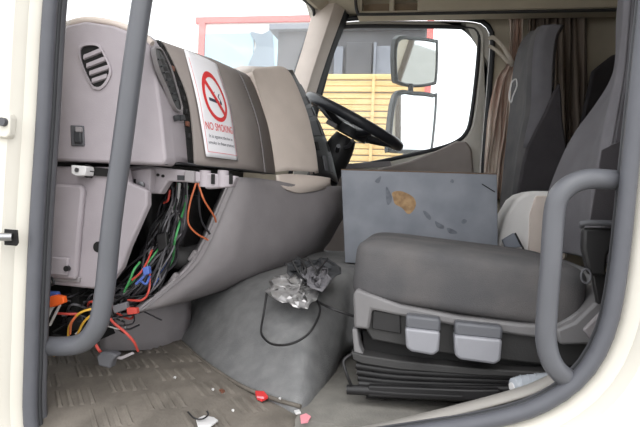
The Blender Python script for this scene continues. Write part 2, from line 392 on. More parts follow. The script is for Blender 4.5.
# airbag / glove cover with the notice
cR = curve([(236, 72), (250, 79), (265, 118), (271, 145), (275, 174)], 1.73)
cMid = [a.lerp(b, .5)+Vector((.008, 0, .003)) for a, b in zip(cL, cR)]
loft('passenger_cover', [[p+Vector((-.035, .005, 0)) for p in cL], [p+Vector((-.004, -.004, 0)) for p in cL], cL, cMid, cR], 'taupe_plastic', D, solid=.005)
seam = [cMid[i].lerp(cR[i], .62)+Vector((.003, 0, .001)) for i in range(4, len(cR))]
tube('cover_seam', seam, .0018, 'grey_plastic', D, seg=6)
# underside return of upper dash
loft('underside', [[cA[-1], cB[-1], cL[-1], cMid[-1], cR[-1]], [p+Vector((-.25, 0, .01)) for p in (cA[-1], cB[-1], cL[-1], cMid[-1], cR[-1])]], 'dark_grey_plastic', D, solid=.004)
# top surface to the windscreen
tp = [cA[0], cB[0], cL[0], cMid[0], cR[0]]
loft('top_pad', [[p+Vector((.004, 0, -.002)) for p in tp], [p+Vector((-.05, 0, .012)) for p in tp], [Vector((wsx(p.y, .86)+.02, p.y, .865)) for p in tp]], 'taupe_plastic', D, solid=.006)
dv = P(236, 75.5, 1.70); box('defrost_vent', dv+Vector((-.09, -.06, .004)), dv+Vector((-.03, .05, .018)), 'black_plastic', D, bevel=.003)
# centre stack bezel
bL = curve([(251, 77), (253, 75), (265, 116), (272, 145), (275.5, 172)], 1.735)
bT = curve([(252, 74), (256, 71), (276, 112), (285, 143), (288, 170.5)], 1.78)
bR0 = curve([(268, 68), (283, 70), (302, 110), (311, 144), (315, 172)], 1.88)
bR1 = curve([(272, 68), (288, 71), (305, 108), (314, 144), (318, 173)], 1.90)
loft('centre_bezel', [[p+Vector((-.05, .01, -.01)) for p in bL], bL, bT, bR0, bR1, [p+Vector((-.03, .015, -.005)) for p in bR1]], 'beige_plastic', D, solid=.005)
bt = [bL[0], bT[0], bR0[0], bR1[0]]
loft('bezel_top', [bt, [p+Vector((-.1, 0, .005)) for p in bt], [Vector((wsx(p.y, .86)+.03, p.y, .87)) for p in bt]], 'beige_plastic', D, solid=.006)
lw = [[P(x, y, Y) for x, y, Y in r] for r in (
    ((276, 175, 1.735), (290, 174, 1.80), (317, 176, 1.90), (330, 178, 1.95)),
    ((277, 184, 1.735), (292, 185, 1.80), (317, 184, 1.90), (330, 183, 1.96)),
    ((288, 190, 1.76), (300, 193, 1.82), (320, 190, 1.92), (331, 186, 2.0)))]
loft('lower_bezel', [cr(r, 4) for r in lw], 'beige_plastic', D, solid=.006)
# black switch stack facing the driver
sL = curve([(286, 70), (302, 106), (313, 144), (318.5, 176)], 1.905)
sL = [p+Vector((-.008, .004, 0)) for p in sL]
sR = curve([(293, 73), (310, 103), (328, 145), (338, 184)], 2.10)
ss = loft('switch_stack', [[p+Vector((-.01, -.005, 0)) for p in sL], sL, [a.lerp(b, .5)+Vector((.012, 0, .006)) for a, b in zip(sL, sR)], sR, [p+Vector((-.06, .01, 0)) for p in sR]], 'black_plastic', D, solid=.005)
n = len(sL)
def sp(t, a, off=.01):
    i = t*(n-1); j = min(int(i), n-2); q = sL[j].lerp(sL[j+1], i-j).lerp(sR[j].lerp(sR[j+1], i-j), a)
    off = .002+.024*min(a, 1-a)
    return q+Vector((off, 0, off*.4))
for t0, t1, a0, a1, mm in ((.14, .24, .15, .8, 'dark_seal'), (.27, .34, .12, .42, 'dark_grey_plastic'), (.27, .34, .5, .85, 'dark_grey_plastic'), (.37, .44, .12, .42, 'dark_grey_plastic'), (.37, .44, .5, .85, 'dark_grey_plastic'), (.48, .60, .12, .45, 'dark_grey_plastic'), (.48, .60, .52, .88, 'dark_seal'), (.65, .73, .12, .88, 'black_matte'), (.78, .93, .3, .7, 'dark_grey_plastic')):
    prism('switch', [sp(t0, a0), sp(t0, a1), sp(t1, a1), sp(t1, a0)], (.004, -.001, .001), mm, ss, bevel=.0015)
# driver's side of the dash and instrument hood
hood = [[Vector((x, Y, z)) for x, z in pr_] for Y, pr_ in ((2.13, ((-.36, .58), (-.36, .72), (-.42, .86), (-.5, .92), (-.75, .88))), (2.3, ((-.44, .58), (-.46, .72), (-.46, .88), (-.5, .92), (-.78, .88))), (2.62, ((-.44, .58), (-.46, .72), (-.46, .88), (-.5, .92), (-.78, .88))), (2.88, ((-.48, .58), (-.5, .72), (-.52, .82), (-.58, .86), (-.74, .85))))]
loft('instrument_hood', hood, 'black_plastic', D, solid=.006, sub=1)
# lower grey panel under the centre stack
r1 = [(237, 177, 1.50), (255, 178, 1.62), (277, 181, 1.735), (305, 187, 1.86), (330, 186, 1.98), (345, 186, 2.1)]
r2 = [(225, 205, 1.46), (250, 207, 1.58), (280, 212, 1.72), (308, 216, 1.86), (332, 212, 1.99), (346, 210, 2.12)]
r3 = [(210, 240, 1.40), (240, 240, 1.53), (278, 243, 1.70), (305, 242, 1.86), (322, 232, 2.0), (338, 225, 2.12)]
r4 = [(193, 266, 1.34), (228, 266, 1.5), (268, 264, 1.68), (295, 258, 1.86), (312, 248, 2.0), (330, 240, 2.12)]
r5 = [(146, 306, 1.20), (185, 296, 1.36), (240, 280, 1.62), (280, 270, 1.82), (304, 257, 1.98), (324, 248, 2.12)]
r6 = [(140, 310, 1.26), (185, 301, 1.44), (242, 284, 1.70), (280, 273, 1.90), (304, 261, 2.06), (324, 252, 2.2)]
R3 = [[P(*q) for q in r] for r in (r1, r2, r3, r4, r5, r6)]
loft('lower_panel', [cr(r, 4) for r in zip(*R3)], 'grey_plastic', D, solid=.008)
edge = cr([R3[i][0] for i in range(5)], 5)
loft('panel_flange', [edge, [p+Vector((.004, -.016, -.006)) for p in edge], [p+Vector((-.014, -.022, -.012)) for p in edge], [p+Vector((-.03, -.008, -.01)) for p in edge]], 'grey_plastic', D, solid=.003)
tube('flange_bead', [p+Vector((-.012, -.026, -.01)) for p in edge], .004, 'grey_plastic', D)
for t, nm in ((.80, 'tab'), (.62, 'tab')):
    p = edge[int(t*(len(edge)-1))]+Vector((-.02, -.03, -.012)); box(nm, p-Vector((.006, .008, .016)), p+Vector((.006, .008, .016)), 'grey_plastic', D, bevel=.003, rot=Matrix.Rotation(.6, 3, 'Y'))
# dark cavity behind
cv = [P(125, 172, 1.2), P(238, 175, 1.52)]
box('cavity_back', (-.80, 1.17, .12), (-.78, 1.75, .58), 'black_matte', D, bevel=.002)
box('cavity_side', (-.79, 1.66, .2), (-.56, 1.68, .56), 'black_matte', D, bevel=.002)
du = cr([Vector((-.74, 1.42, .50)), Vector((-.73, 1.42, .40)), Vector((-.70, 1.40, .33)), Vector((-.68, 1.30, .28))], 4)
tube('air_duct', du, .045, 'black_plastic', D, seg=14)
tube('air_duct', cr([P(170, 255, 1.34), P(182, 258, 1.36), P(196, 255, 1.42)], 4), .03, 'shroud_dark', D, seg=12)
box('heater_box', (-.78, 1.48, .28), (-.66, 1.64, .5), 'shroud_dark', D, bevel=.015)
# lower kick trim under the dash
ktl = [[P(x, y, Y) for x, y, Y in r] for r in (((100, 306, 1.30), (130, 303, 1.34), (160, 300, 1.42), (190, 297, 1.58)), ((100, 320, 1.30), (130, 318, 1.34), (160, 317, 1.43), (190, 315, 1.58)), ((100, 334, 1.33), (130, 335, 1.37), (160, 337, 1.46), (187, 338, 1.6)), ((100, 350, 1.33), (130, 350, 1.37), (160, 350, 1.46), (187, 350, 1.6)))]
loft('kick_trim', [cr(r, 4) for r in ktl], 'grey_plastic', D, solid=.01)
# bracket strip with sockets
pp('bracket_strip', [(124, 166), (150, 166), (200, 172), (236, 176), (232, 187), (205, 189), (203, 183), (168, 181), (160, 194), (145, 193), (130, 190)], 1.19, 1.22, 'lilac_plastic', D, bevel=.004)
pp('bracket_foot', [(128, 170), (151, 168), (150, 193), (135, 194), (131, 190)], 1.165, 1.19, 'lilac_plastic', D, bevel=.004)
disc('bracket_bolt', P(141.5, 185, 1.162), (0, 1, 0), .008, .01, 'steel', D)
pp('bracket_slot', [(133.5, 179), (135.5, 179), (135.5, 188), (133.5, 188)], 1.162, 1.168, 'black_matte', D)
for x, y in ((158, 175), (163, 176)): disc('bracket_hole', P(x, y, 1.189), (0, 1, 0), .0035, .004, 'black_matte', D)
pp('socket', [(177, 175), (184, 175.5), (184, 180), (177, 180)], 1.186, 1.195, 'dark_seal', D, bevel=.001)
pp('connector_block', [(184, 170), (194, 171), (194, 183), (184, 182)], 1.18, 1.2, 'grey_plastic', D, bevel=.003)
for x in (201, 219):
    q = P(x+4, 180, 1.20); tube('screw_boss', [q+Vector((0, 0, .022)), q-Vector((0, 0, .016))], .013, 'lilac_plastic', D, seg=12)
    pp('boss_slot', [(x+10, 174), (x+13, 174), (x+13, 184), (x+10, 184)], 1.184, 1.19, 'black_matte', D)
# side kick panel under the end panel
kp = pp('side_panel', [(36, 166), (126, 167), (128, 182), (147, 190), (147, 205), (128, 248), (121, 268), (105, 290), (82, 288), (36, 283)], 1.125, 1.15, 'lilac_plastic', D, bevel=.005)
pp('raised_panel', [(36, 183), (80, 185), (83, 190), (79, 230), (75, 280), (36, 276)], 1.108, 1.126, 'lilac_plastic', kp, bevel=.006)
pp('panel_step', [(36, 256), (68, 258), (67, 276), (36, 274)], 1.100, 1.11, 'lilac_plastic', kp, bevel=.003)
disc('fixing', P(67, 268.5, 1.0985), (0, 1, 0), .0065, .008, 'black_plastic', kp)
prism('oval_hole', [P(98+5*math.cos(t), 247+5.5*math.sin(t), 1.1235) for t in [2*math.pi*k/16 for k in range(16)]], (0, .004, 0), 'black_matte', kp)
pp('notch', [(48, 275), (80, 277.5), (79, 283), (48, 281)], 1.119, 1.126, 'grey_plastic', kp, bevel=.002)
tube('hook', cr([P(51, 277, 1.11), P(54, 282, 1.108), P(52, 285, 1.11), P(49.5, 282, 1.11)], 3), .0025, 'dark_seal', kp)
# steel check-strap catch poking through a slot
pp('slot', [(84, 166), (107, 168.5), (107, 176.5), (84, 175)], 1.118, 1.127, 'black_matte', kp)
ct = pp('catch', [(71, 165), (85, 166), (86, 169), (85, 175.5), (76, 176), (71, 173.5)], 1.085, 1.118, 'wire_white', kp, bevel=.002)
disc('catch_hole', P(77, 170, 1.084), (0, 1, 0), .005, .004, 'steel', ct)
pp('catch_jaw', [(85, 164), (88, 166), (90, 171), (87, 178), (84, 177), (86, 171)], 1.10, 1.12, 'black_plastic', kp, bevel=.001)

# ================================================================== NO SMOKING NOTICE
aL = cr([onS(x, y, cL, cR, .011) for x, y in ((180.5, 50.5), (192, 94), (198.5, 128), (202.5, 157))], 6)
aR = cr([onS(x, y, cL, cR, .013) for x, y in ((213, 65.5), (225, 104), (231, 135), (234, 161))], 6)
def SG(u, v, off=0):
    i = min(max(1-v, 0), 1)*(len(aL)-1); j = min(int(i), len(aL)-2)
    p = aL[j].lerp(aL[j+1], i-j).lerp(aR[j].lerp(aR[j+1], i-j), u)
    p += Vector((.006*math.sin(math.pi*u), 0, 0))
    return p+Vector((.96, -.15, .22))*off
SN = empty('no_smoking_sign', SG(.5, 0), 'white no smoking notice taped to the dashboard', 'sign')
gr = [[SG(i/8, j/18, 0) for i in range(9)] for j in range(19)]
loft('paper', gr, 'paper', SN, solid=.0008)
def flat(name, polys, m, off=.0012):
    V = []; Fc = []
    for pl_ in polys:
        b = len(V); V += [SG(u, v, off) for u, v in pl_]; Fc.append(tuple(range(b, b+len(pl_))))
    return mk(name, V, Fc, m, SN, smooth=False)
AS = .2/.29
def circ(a, r): return (.5+math.cos(a)*r, .655+math.sin(a)*r*AS)
N_ = 40
flat('red_ring', [[circ(2*math.pi*k/N_, .33), circ(2*math.pi*(k+1)/N_, .33), circ(2*math.pi*(k+1)/N_, .265), circ(2*math.pi*k/N_, .265)] for k in range(N_)], 'sign_red')
q = math.radians(135); dx, dy = math.cos(q), math.sin(q); nx, ny = -dy, dx
bar = []
for k in range(8):
    s0, s1 = -.28+.56*k/8, -.28+.56*(k+1)/8
    bar.append([(.5+dx*s+nx*e, .655+(dy*s+ny*e)*AS) for s, e in ((s0, -.035), (s1, -.035), (s1, .035), (s0, .035))])
flat('red_slash', bar, 'sign_red', .0016)
flat('cigarette', [[(.30, .625), (.58, .615), (.58, .645), (.30, .655)], [(.60, .615), (.66, .613), (.66, .643), (.60, .645)]], 'sign_ink')
flat('smoke', [[(.60+.03*math.sin(k*1.1), .63+.012*k), (.63+.03*math.sin(k*1.1), .63+.012*k), (.63+.03*math.sin((k+1)*1.1), .642+.012*k), (.60+.03*math.sin((k+1)*1.1), .642+.012*k)] for k in range(7)]+[[(.48+.03*math.cos(k*1.1), .66+.012*k), (.5+.03*math.cos(k*1.1), .66+.012*k), (.5+.03*math.cos((k+1)*1.1), .672+.012*k), (.48+.03*math.cos((k+1)*1.1), .672+.012*k)] for k in range(5)], 'sign_ink')
def text(name, body, u, v, wd, ht, m):
    cu = bpy.data.curves.new('lettering', 'FONT'); cu.body = body; cu.align_x = 'CENTER'; cu.align_y = 'CENTER'
    to = bpy.data.objects.new('lettering', cu); col.objects.link(to); bpy.context.view_layer.update()
    dg = bpy.context.evaluated_depsgraph_get(); me = bpy.data.meshes.new_from_object(to.evaluated_get(dg))
    bpy.data.objects.remove(to)
    xs = [p.co.x for p in me.vertices]; ys = [p.co.y for p in me.vertices]
    cx, cy = (min(xs)+max(xs))/2, (min(ys)+max(ys))/2; sx = wd/(max(xs)-min(xs)); sy = ht/(max(ys)-min(ys))
    V = [SG(u+(p.co.x-cx)*sx, v+(p.co.y-cy)*sy, .0014) for p in me.vertices]
    mk(name, V, [tuple(p.vertices) for p in me.polygons], m, SN, smooth=False)
text('heading', 'NO SMOKING', .49, .36, .80, .08, 'sign_red')
text('small_print', 'It is against the law to', .49, .245, .7, .048, 'sign_ink')
text('small_print', 'smoke in these premises', .49, .17, .78, .048, 'sign_ink')
flat('border_line', [[(.05+.09*k, .055), (.14+.09*k, .055), (.14+.09*k, .063), (.05+.09*k, .063)] for k in range(10)], 'sign_pink')
flat('border_line', [[(.05, .055+.089*k), (.062, .055+.089*k), (.062, .144+.089*k), (.05, .144+.089*k)] for k in range(10)], 'sign_pink')
flat('border_line', [[(.938, .055+.089*k), (.95, .055+.089*k), (.95, .144+.089*k), (.938, .144+.089*k)] for k in range(10)], 'sign_pink')

# ================================================================== ENGINE COVER, MAT
base = [PZ(x, y, .052) for x, y in ((172, 333), (183, 343), (205, 362), (240, 385), (275, 399), (302, 407), (318, 392), (335, 372), (350, 352))]
base = [Vector((-.86, 1.72, .052))]+base+[Vector((-.02, 1.72, .052))]
t2 = [(184, 322, 1.63), (198, 330, 1.52), (222, 343, 1.40), (252, 355, 1.31), (283, 365, 1.25), (304, 369, 1.235), (322, 363, 1.32), (338, 353, 1.41), (352, 343, 1.5)]
t3 = [(188, 304, 1.68), (200, 303, 1.61), (222, 305, 1.52), (252, 309, 1.43), (285, 316, 1.37), (308, 320, 1.36), (326, 319, 1.41), (342, 317, 1.47), (356, 315, 1.53)]
t4 = [(196, 288, 1.78), (210, 286, 1.73), (228, 282, 1.68), (258, 277, 1.61), (290, 273, 1.57), (312, 272, 1.56), (328, 272, 1.57), (344, 273, 1.58), (360, 276, 1.6)]
t5 = [(210, 283, 2.0), (222, 281, 1.97), (240, 277, 1.95), (268, 268, 1.9), (298, 262, 1.85), (318, 262, 1.82), (334, 262, 1.8), (350, 264, 1.78), (364, 266, 1.77)]
def ext(r, xb): 
    p = [P(*q_) for q_ in r]; return [Vector((-.86, p[0].y+.1, p[0].z))]+p+[Vector((xb, p[-1].y, p[-1].z))]
rws = [[Vector((p.x, p.y, .0)) for p in base], base, ext(t2, -.02), ext(t3, -.02), ext(t4, -.02), ext(t5, -.02)]
rws.append([Vector((p.x, 2.25, .28)) for p in rws[-1]]); rws.append([Vector((p.x, 2.35, .05)) for p in rws[-1]])
cols = [cr(c_, 4) for c_ in zip(*rws)]
def mz(y): return .06 if y > 1.32 else .06-.052*((1.32-y)/.32)**2
mb = cr([PZ(x, y, .052) for x, y in ((150, 316), (172, 334), (183, 343), (205, 362), (240, 385), (275, 399), (302, 407))], 4)
def mxr(y):
    if y < mb[-1].y: return mb[-1].x+.01
    for a_, b_ in zip(mb, mb[1:]):
        if b_.y <= y <= a_.y: return b_.x+(a_.x-b_.x)*(y-b_.y)/(a_.y-b_.y)
    return mb[0].x
ET = S(empty('engine_tunnel', (-.45, 1.7, .05)))
loft('cover_shell', [cr(r, 4) for r in zip(*cols)], 'tunnel_vinyl', ET)
box('rear_deck', (-.03, 1.76, .052), (.6, 2.35, .283), 'tunnel_vinyl', ET, bevel=.02)
tube('seam_bead', [p+Vector((-.002, -.004, .002)) for p in mb[3:]], .005, 'mat_rubber', ET)
MT = empty('floor_mat', (-.5, 1.2, .05), 'dirty brown ribbed rubber mat covering the footwell floor', 'floor mat')
mys = [.995+.0225*k for k in range(30)]
loft('mat_sheet', [[Vector((-.97+(mxr(y)+.97)*i/12, y, mz(y) if i < 12 else mz(y)-.006)) for i in range(13)] for y in mys], 'mat_rubber', MT)
inside = lambda p: -.95 < p.x < mxr(p.y)-.015 and 1.0 < p.y < 1.64
rib_me = None
dr = (PZ(92, 415, .06)-PZ(82, 393, .06)); dr.z = 0; dr.normalize(); pd = Vector((-dr.y, dr.x, 0))
for gi in range(-6, 7):
    for gj in range(-6, 7):
        gc = Vector((-.45, 1.2, .06))+dr*(gi*.115)+pd*(gj*.112+.056*(gi % 2))
        for k in range(4):
            c_ = gc+pd*((k-1.5)*.021)+dr*((k-1.5)*.008)
            e0, e1 = c_-dr*.033, c_+dr*.033
            if not all(inside(e) for e in (e0, e1)): continue
            e0.z = mz(e0.y)-.0003; e1.z = mz(e1.y)-.0003
            V, Fc = [], []
            h = .0035
            V = [e0-pd*.0065-dr*.005, e0+pd*.0065-dr*.005, e1+pd*.0065+dr*.005, e1-pd*.0065+dr*.005]+[p+Vector((0, 0, h)) for p in (e0-pd*.003, e0+pd*.003, e1+pd*.003, e1-pd*.003)]
            mk('rib', V, [(3, 2, 1, 0), (4, 5, 6, 7), (0, 1, 5, 4), (1, 2, 6, 5), (2, 3, 7, 6), (3, 0, 4, 7)], 'mat_rubber', MT)

# ================================================================== STEERING WHEEL
c0 = P(355, 122, 2.45)
fr = P(309, 97, 2.45); bk = P(401, 147, 2.45)
ax = (bk-fr).normalized(); RW = (bk-fr).length/2-.012; c0 = (fr+bk)/2
ay = Vector((0, 1, .03)).normalized(); ay = (ay-ax*ay.dot(ax)).normalized(); an_ = ax.cross(ay).normalized()
if an_.z < 0: an_ = -an_
SW = empty('steering_wheel', c0-an_*.05, 'black steering wheel tilted in front of the driver window', 'steering wheel')
tube('rim', [c0+ax*math.cos(t)*RW+ay*math.sin(t)*RW for t in [2*math.pi*k/48 for k in range(48)]], .0225, 'wheel_black', SW, seg=12, closed=True)
hubc = c0-an_*.04
V, Fc = tubegeo([hubc-an_*.03, hubc-an_*.025, hubc+an_*.012, hubc+an_*.018], [.065, .09, .085, .055], 20)
mk('hub', V, Fc, 'wheel_black', SW)
for a in (20, 160, 235, 305):
    t = math.radians(a); e = c0+(ax*math.cos(t)+ay*math.sin(t))*(RW-.005)
    tube('spoke', cr([hubc, hubc.lerp(e, .5)-an_*.012, e], 4), [.026, .026, .024, .022, .02, .018, .017, .015, .014], 'wheel_black', SW, seg=8, r2=.014)
prism('spoke_button', [hubc+ax*x_+ay*y_-an_*.03 for x_, y_ in ((-.09, -.07), (-.04, -.07), (-.04, -.11), (-.09, -.11))], an_*.02, 'grey_plastic', SW, bevel=.003)
SC = empty('steering_column', hubc+Vector((-.1, 0, -.35)), 'black plastic steering column shroud behind the switch stack', 'steering column')
bs = hubc-an_*.035
V, Fc = tubegeo(cr([bs, bs-an_*.1, bs-an_*.2+Vector((-.02, 0, -.04)), bs-an_*.25+Vector((-.05, 0, -.22))], 3), [.05, .06, .066, .07, .07, .072, .075, .075, .075, .075], 14)
mk('shroud', V, Fc, 'black_plastic', SC)
tube('stalk', cr([bs-an_*.06, bs-an_*.06+Vector((.05, -.09, .0)), bs-an_*.05+Vector((.07, -.15, .01))], 4), .008, 'dark_grey_plastic', SC)
tube('stalk', [bs-an_*.09, bs-an_*.09+Vector((.03, -.16, .02))], .009, 'handle_grey', SC)

# ================================================================== GRAB HANDLES
lh = empty('grab_handle', P(60, 348, 1.03), 'long grey grab handle crossing the dashboard end', 'handle', 'grab handles at the doorway')
tube('bar', cr([Vector((-.632, 1.045, 1.285)), Vector((-.6, 1.045, 1.262)), Vector((-.555, 1.04, 1.19)), P(157, -80, 1.04), P(152, -45, 1.04), P(144, -10, 1.04), P(135, 50, 1.035), P(123, 140, 1.03), P(112, 220, 1.03), P(106, 280, 1.03), P(102, 308, 1.03), P(97, 326, 1.03), P(85, 341, 1.035), P(68, 346, 1.04), P(40, 346, 1.05)], 5), .0205, 'handle_grey', lh, seg=16)
rh = empty('grab_handle', P(565, 380, 1.03), 'short grey hooped grab handle in front of the passenger seat', 'handle', 'grab handles at the doorway')
tube('bar', cr([P(640, 182, 1.05), P(615, 180, 1.02), P(590, 179, 1.0), P(572, 184, .99), P(559, 196, .985), P(554, 215, .985), P(551, 260, .985), P(547, 310, .985), P(546, 338, .985), P(550, 358, .985), P(559, 372, .99), P(575, 383, 1.01)], 5), .0175, 'handle_grey', rh, seg=16)

# ================================================================== PASSENGER SEAT
PS = empty('passenger_seat', (.15, 1.45, .055), 'worn grey passenger seat with silver levers on its base', 'seat')
# cushion
def superbox(c, h, e, rot, nu=28, nv=16):
    V = []; Fc = []
    f_ = lambda a, p: math.copysign(abs(a)**p, a)
    for i in range(nv+1):
        la = -math.pi/2+math.pi*i/nv
        for j in range(nu):
            lo = 2*math.pi*j/nu
            v = Vector((h[0]*f_(math.cos(la), e[1])*f_(math.cos(lo), e[0]), h[1]*f_(math.cos(la), e[1])*f_(math.sin(lo), e[0]), h[2]*f_(math.sin(la), e[1])))
            V.append(rot @ v+Vector(c))
    for i in range(nv):
        for j in range(nu):
            Fc.append((i*nu+j, i*nu+(j+1) % nu, (i+1)*nu+(j+1) % nu, (i+1)*nu+j))
    return V, Fc
fz = P(356, 268, 1.2); rz = P(588, 300, 1.2)
tilt = math.atan2(fz.z-rz.z, rz.x-fz.x)
rotm = Matrix.Rotation(tilt, 3, 'Y')
cc = Vector(((fz.x+rz.x)/2+.0, 1.445, (fz.z+rz.z)/2))
V, Fc = superbox(cc, ((rz-fz).length/2+.012, .245, .072), (.22, .3), rotm, 56, 24)
cu = mk('cushion', [v-Vector((0, 0, .006)) for v in V], Fc, 'seat_fabric', PS, angle=180)
# side shroud
up_ = [(353, 294), (357, 289), (364, 292), (400, 305), (460, 317), (520, 324), (556, 326), (580, 312), (605, 290), (622, 280)]
lo_ = [(622, 330), (600, 338), (560, 341), (520, 336), (460, 327), (400, 316), (372, 310), (369, 330), (354, 328)]
sh = pp('side_shroud', up_+lo_, 1.195, 1.70, 'seat_shroud', PS, bevel=.006)
pp('shroud_recess', [(368, 306), (400, 312), (460, 324), (520, 333), (560, 338), (600, 336), (600, 366), (560, 367), (500, 360), (440, 353), (372, 340), (366, 330)], 1.212, 1.69, 'shroud_dark', PS, bevel=.004)
pp('recess_plate', [(373, 310), (400, 315), (401, 334), (372, 329)], 1.205, 1.215, 'black_plastic', PS, bevel=.002)
def lever(x0, x1, y0, y1, sk):
    L = pp('lever', [(x0, y0), (x1, y0+sk), (x1-.5, y0+sk+14), (x0-.5, y0+14)], 1.165, 1.212, 'handle_grey', PS, bevel=.006, label='silver grey lift lever')
    pp('paddle', [(x0-1, y0+13), (x1-.5, y0+13+sk), (x1-2, y1+sk-4), (x1-8, y1+sk), (x0+5, y1), (x0, y1-4)], 1.158, 1.205, 'lever_silver', L, bevel=.006, seg=3)
lever(406, 441, 315, 352, 4); lever(455, 503, 322, 360, 5)
# lower frame band, bellows, runner
pp('front_post', [(352, 329), (357, 329), (359, 345), (364, 356), (354, 353)], 1.20, 1.66, 'seat_shroud', PS, bevel=.003)
pp('inner_frame', [(362, 330), (560, 360), (600, 360), (600, 378), (560, 376), (480, 372), (400, 362), (364, 355)], 1.235, 1.66, 'black_matte', PS, bevel=.003)
pp('frame_band', [(351, 352), (362, 355), (400, 361), (480, 369), (560, 373), (600, 374), (600, 379), (560, 379), (480, 376), (400, 370), (362, 364), (353, 360)], 1.19, 1.68, 'shroud_dark', PS, bevel=.003)
for k in range(4):
    y = 367+6.2*k; i_ = [0, .006, .012, .004][k]
    pts = [P(x, yy, 1.205+i_) for x, yy in ((356+k, y-2), (400, y+4-k*.8), (480, y+8-k*1.6), (560, y+10-k*2.2), (600, y+10-k*2.4))]
    tube('bellows_fold', cr(pts, 3), .009, 'black_plastic', PS, seg=8)
pp('bellows_core', [(360, 362), (600, 376), (600, 388), (360, 392)], 1.212, 1.65, 'black_matte', PS, bevel=.002)
pp('plinth', [(366, 386), (600, 384), (600, 400), (366, 399)], 1.215, 1.66, 'black_matte', PS, bevel=.002)
tube('slide_bar', cr([P(347, 389.5, 1.19), P(370, 390.5, 1.19), P(400, 393, 1.19), P(462, 396, 1.19)], 3), .011, 'black_plastic', PS, seg=12)
pp('slide_rail', [(368, 386), (470, 390), (500, 390), (500, 399), (462, 401), (368, 397)], 1.18, 1.2, 'black_plastic', PS, bevel=.003)
tube('release_wire', cr([P(352, 354, 1.20), P(346, 358, 1.19), P(343.5, 363, 1.185), P(347, 375, 1.18), P(351, 385, 1.185)], 4), .0035, 'black_plastic', PS, seg=8)
# backrest: front edge profiles measured on the near and the far side
def backrest(name, near, far, Yn, Yf, th, m, parent, dish=.03):
    A = cr([P(x, y, Yn) for x, y in near], 5); B = cr([P(x, y, Yf) for x, y in far], 5); n_ = len(A); rows_ = []
    for t in (0, .02, .08, .25, .5, .75, .92, .98, 1):
        e_ = min(t, 1-t); rr = .035*(1-min(1, e_/.08))**2; ds = dish*math.sin(math.pi*min(1, max(0, (t-.08)/.84)))
        fr_ = [a_.lerp(b_, t)+Vector((rr+ds, 0, 0)) for a_, b_ in zip(A, B)]
        bk2 = [p+Vector(((th-2*rr-ds)*(1-.45*max(0, i_/(n_-1)-.8)/.2), 0, 0)) for i_, p in enumerate(fr_)]
        rows_.append(fr_+bk2[::-1])
    V = [p for r in rows_ for p in r]; L = 2*n_; Fc = []
    for i in range(len(rows_)-1):
        for j in range(L): Fc.append((i*L+j, i*L+(j+1) % L, (i+1)*L+(j+1) % L, (i+1)*L+j))
    for i in (0, len(rows_)-1):
        for j in range(n_-1): Fc.append((i*L+j, i*L+j+1, i*L+L-2-j, i*L+L-1-j))
    return mk(name, V, Fc, m, parent, bevel=.008, seg=3, angle=50), A, B
bn = [(592, 262), (594, 225), (597, 190), (601, 165), (609, 118), (616, 78), (619, 50), (622, 15), (627, -40), (640, -95)]
bf = [(543, 250), (541, 230), (541, 205), (552, 172), (569, 138), (592, 108), (608, 84), (614, 62), (615, 20), (620, -30)]
_, bA, bB = backrest('backrest', bn, bf, 1.24, 1.68, .17, 'seat_side_fabric', PS)
tube('piping', [p+Vector((.012, -.004, 0)) for p in bA], .0035, 'seat_side_fabric', PS)
loft('side_panel', [[p+Vector((.02, -.006, 0)) for p in bA], [p+Vector((.06, -.014, 0)) for p in bA], [p+Vector((.14, -.012, 0)) for p in bA], [p+Vector((.165, .004, 0)) for p in bA]], 'seat_dark_fabric', PS, solid=.006)
# recliner arm cover
pp('hinge_cover', [(556, 330), (575, 322), (598, 300), (618, 284), (630, 290), (628, 330), (590, 345), (560, 345)], 1.17, 1.20, 'seat_shroud', PS, bevel=.006)
pp('hinge_inset', [(583, 330), (608, 305), (622, 300), (622, 326), (592, 340)], 1.163, 1.175, 'grey_plastic', PS, bevel=.004)

# belt buckle
BB = empty('seat_belt_buckle', P(598, 285, 1.13), 'black seat belt buckle and webbing beside the passenger seat', 'seat belt')
pp('webbing', [(602, 150), (622, 140), (622, 222), (590, 224)], 1.14, 1.145, 'seat_dark_fabric', BB, bevel=.001)
tube('slot_rim', cr([P(581, 226, 1.13), P(584, 223, 1.12), P(600, 223, 1.115), P(620, 224, 1.115)], 4), .006, 'dark_grey_plastic', BB)
pp('sleeve', [(584, 228), (618, 228), (618, 240), (608, 256), (606, 276), (590, 276), (586, 262), (583, 248)], 1.12, 1.145, 'black_plastic', BB, bevel=.006)
pp('stalk', [(592, 270), (606, 270), (612, 300), (598, 305)], 1.145, 1.162, 'black_plastic', BB, bevel=.003)
tube('ring', [P(586+5*math.cos(t), 276+7*math.sin(t), 1.115) for t in [2*math.pi*k/16 for k in range(16)]],   .0022, 'dark_grey_plastic', BB, closed=True)

# ================================================================== DRIVER SEAT
DS = empty('driver_seat', (.45, 2.4, .055), 'dark grey high-backed driver seat in front of the curtains', 'seat')
dn_ = [(508, 250), (511, 215), (515, 180), (521, 140), (527, 110), (528, 85), (529, 60), (532, 38), (538, 26)]
df_ = [(496, 250), (498, 215), (501, 180), (505, 140), (508, 110), (510, 85), (513, 62), (520, 42), (530, 31)]
_, dA, dB = backrest('backrest', dn_, df_, 2.2, 2.62, .095, 'seat_fabric', DS, .02)
k_ = len(dA)
loft('wing', [[p+Vector((.012, -.004, 0)) for p in dA[14:]], [p+Vector((.05, -.016, 0)) for p in dA[14:]], [p+Vector((.08, -.014, 0)) for p in dA[14:]], [p+Vector((.092, 0, 0)) for p in dA[14:]]], 'seat_side_fabric', DS, solid=.006)
dp = [(511, 250), (513, 215), (520, 180), (527, 148), (545, 112), (560, 82), (563, 120), (572, 180), (582, 250)]
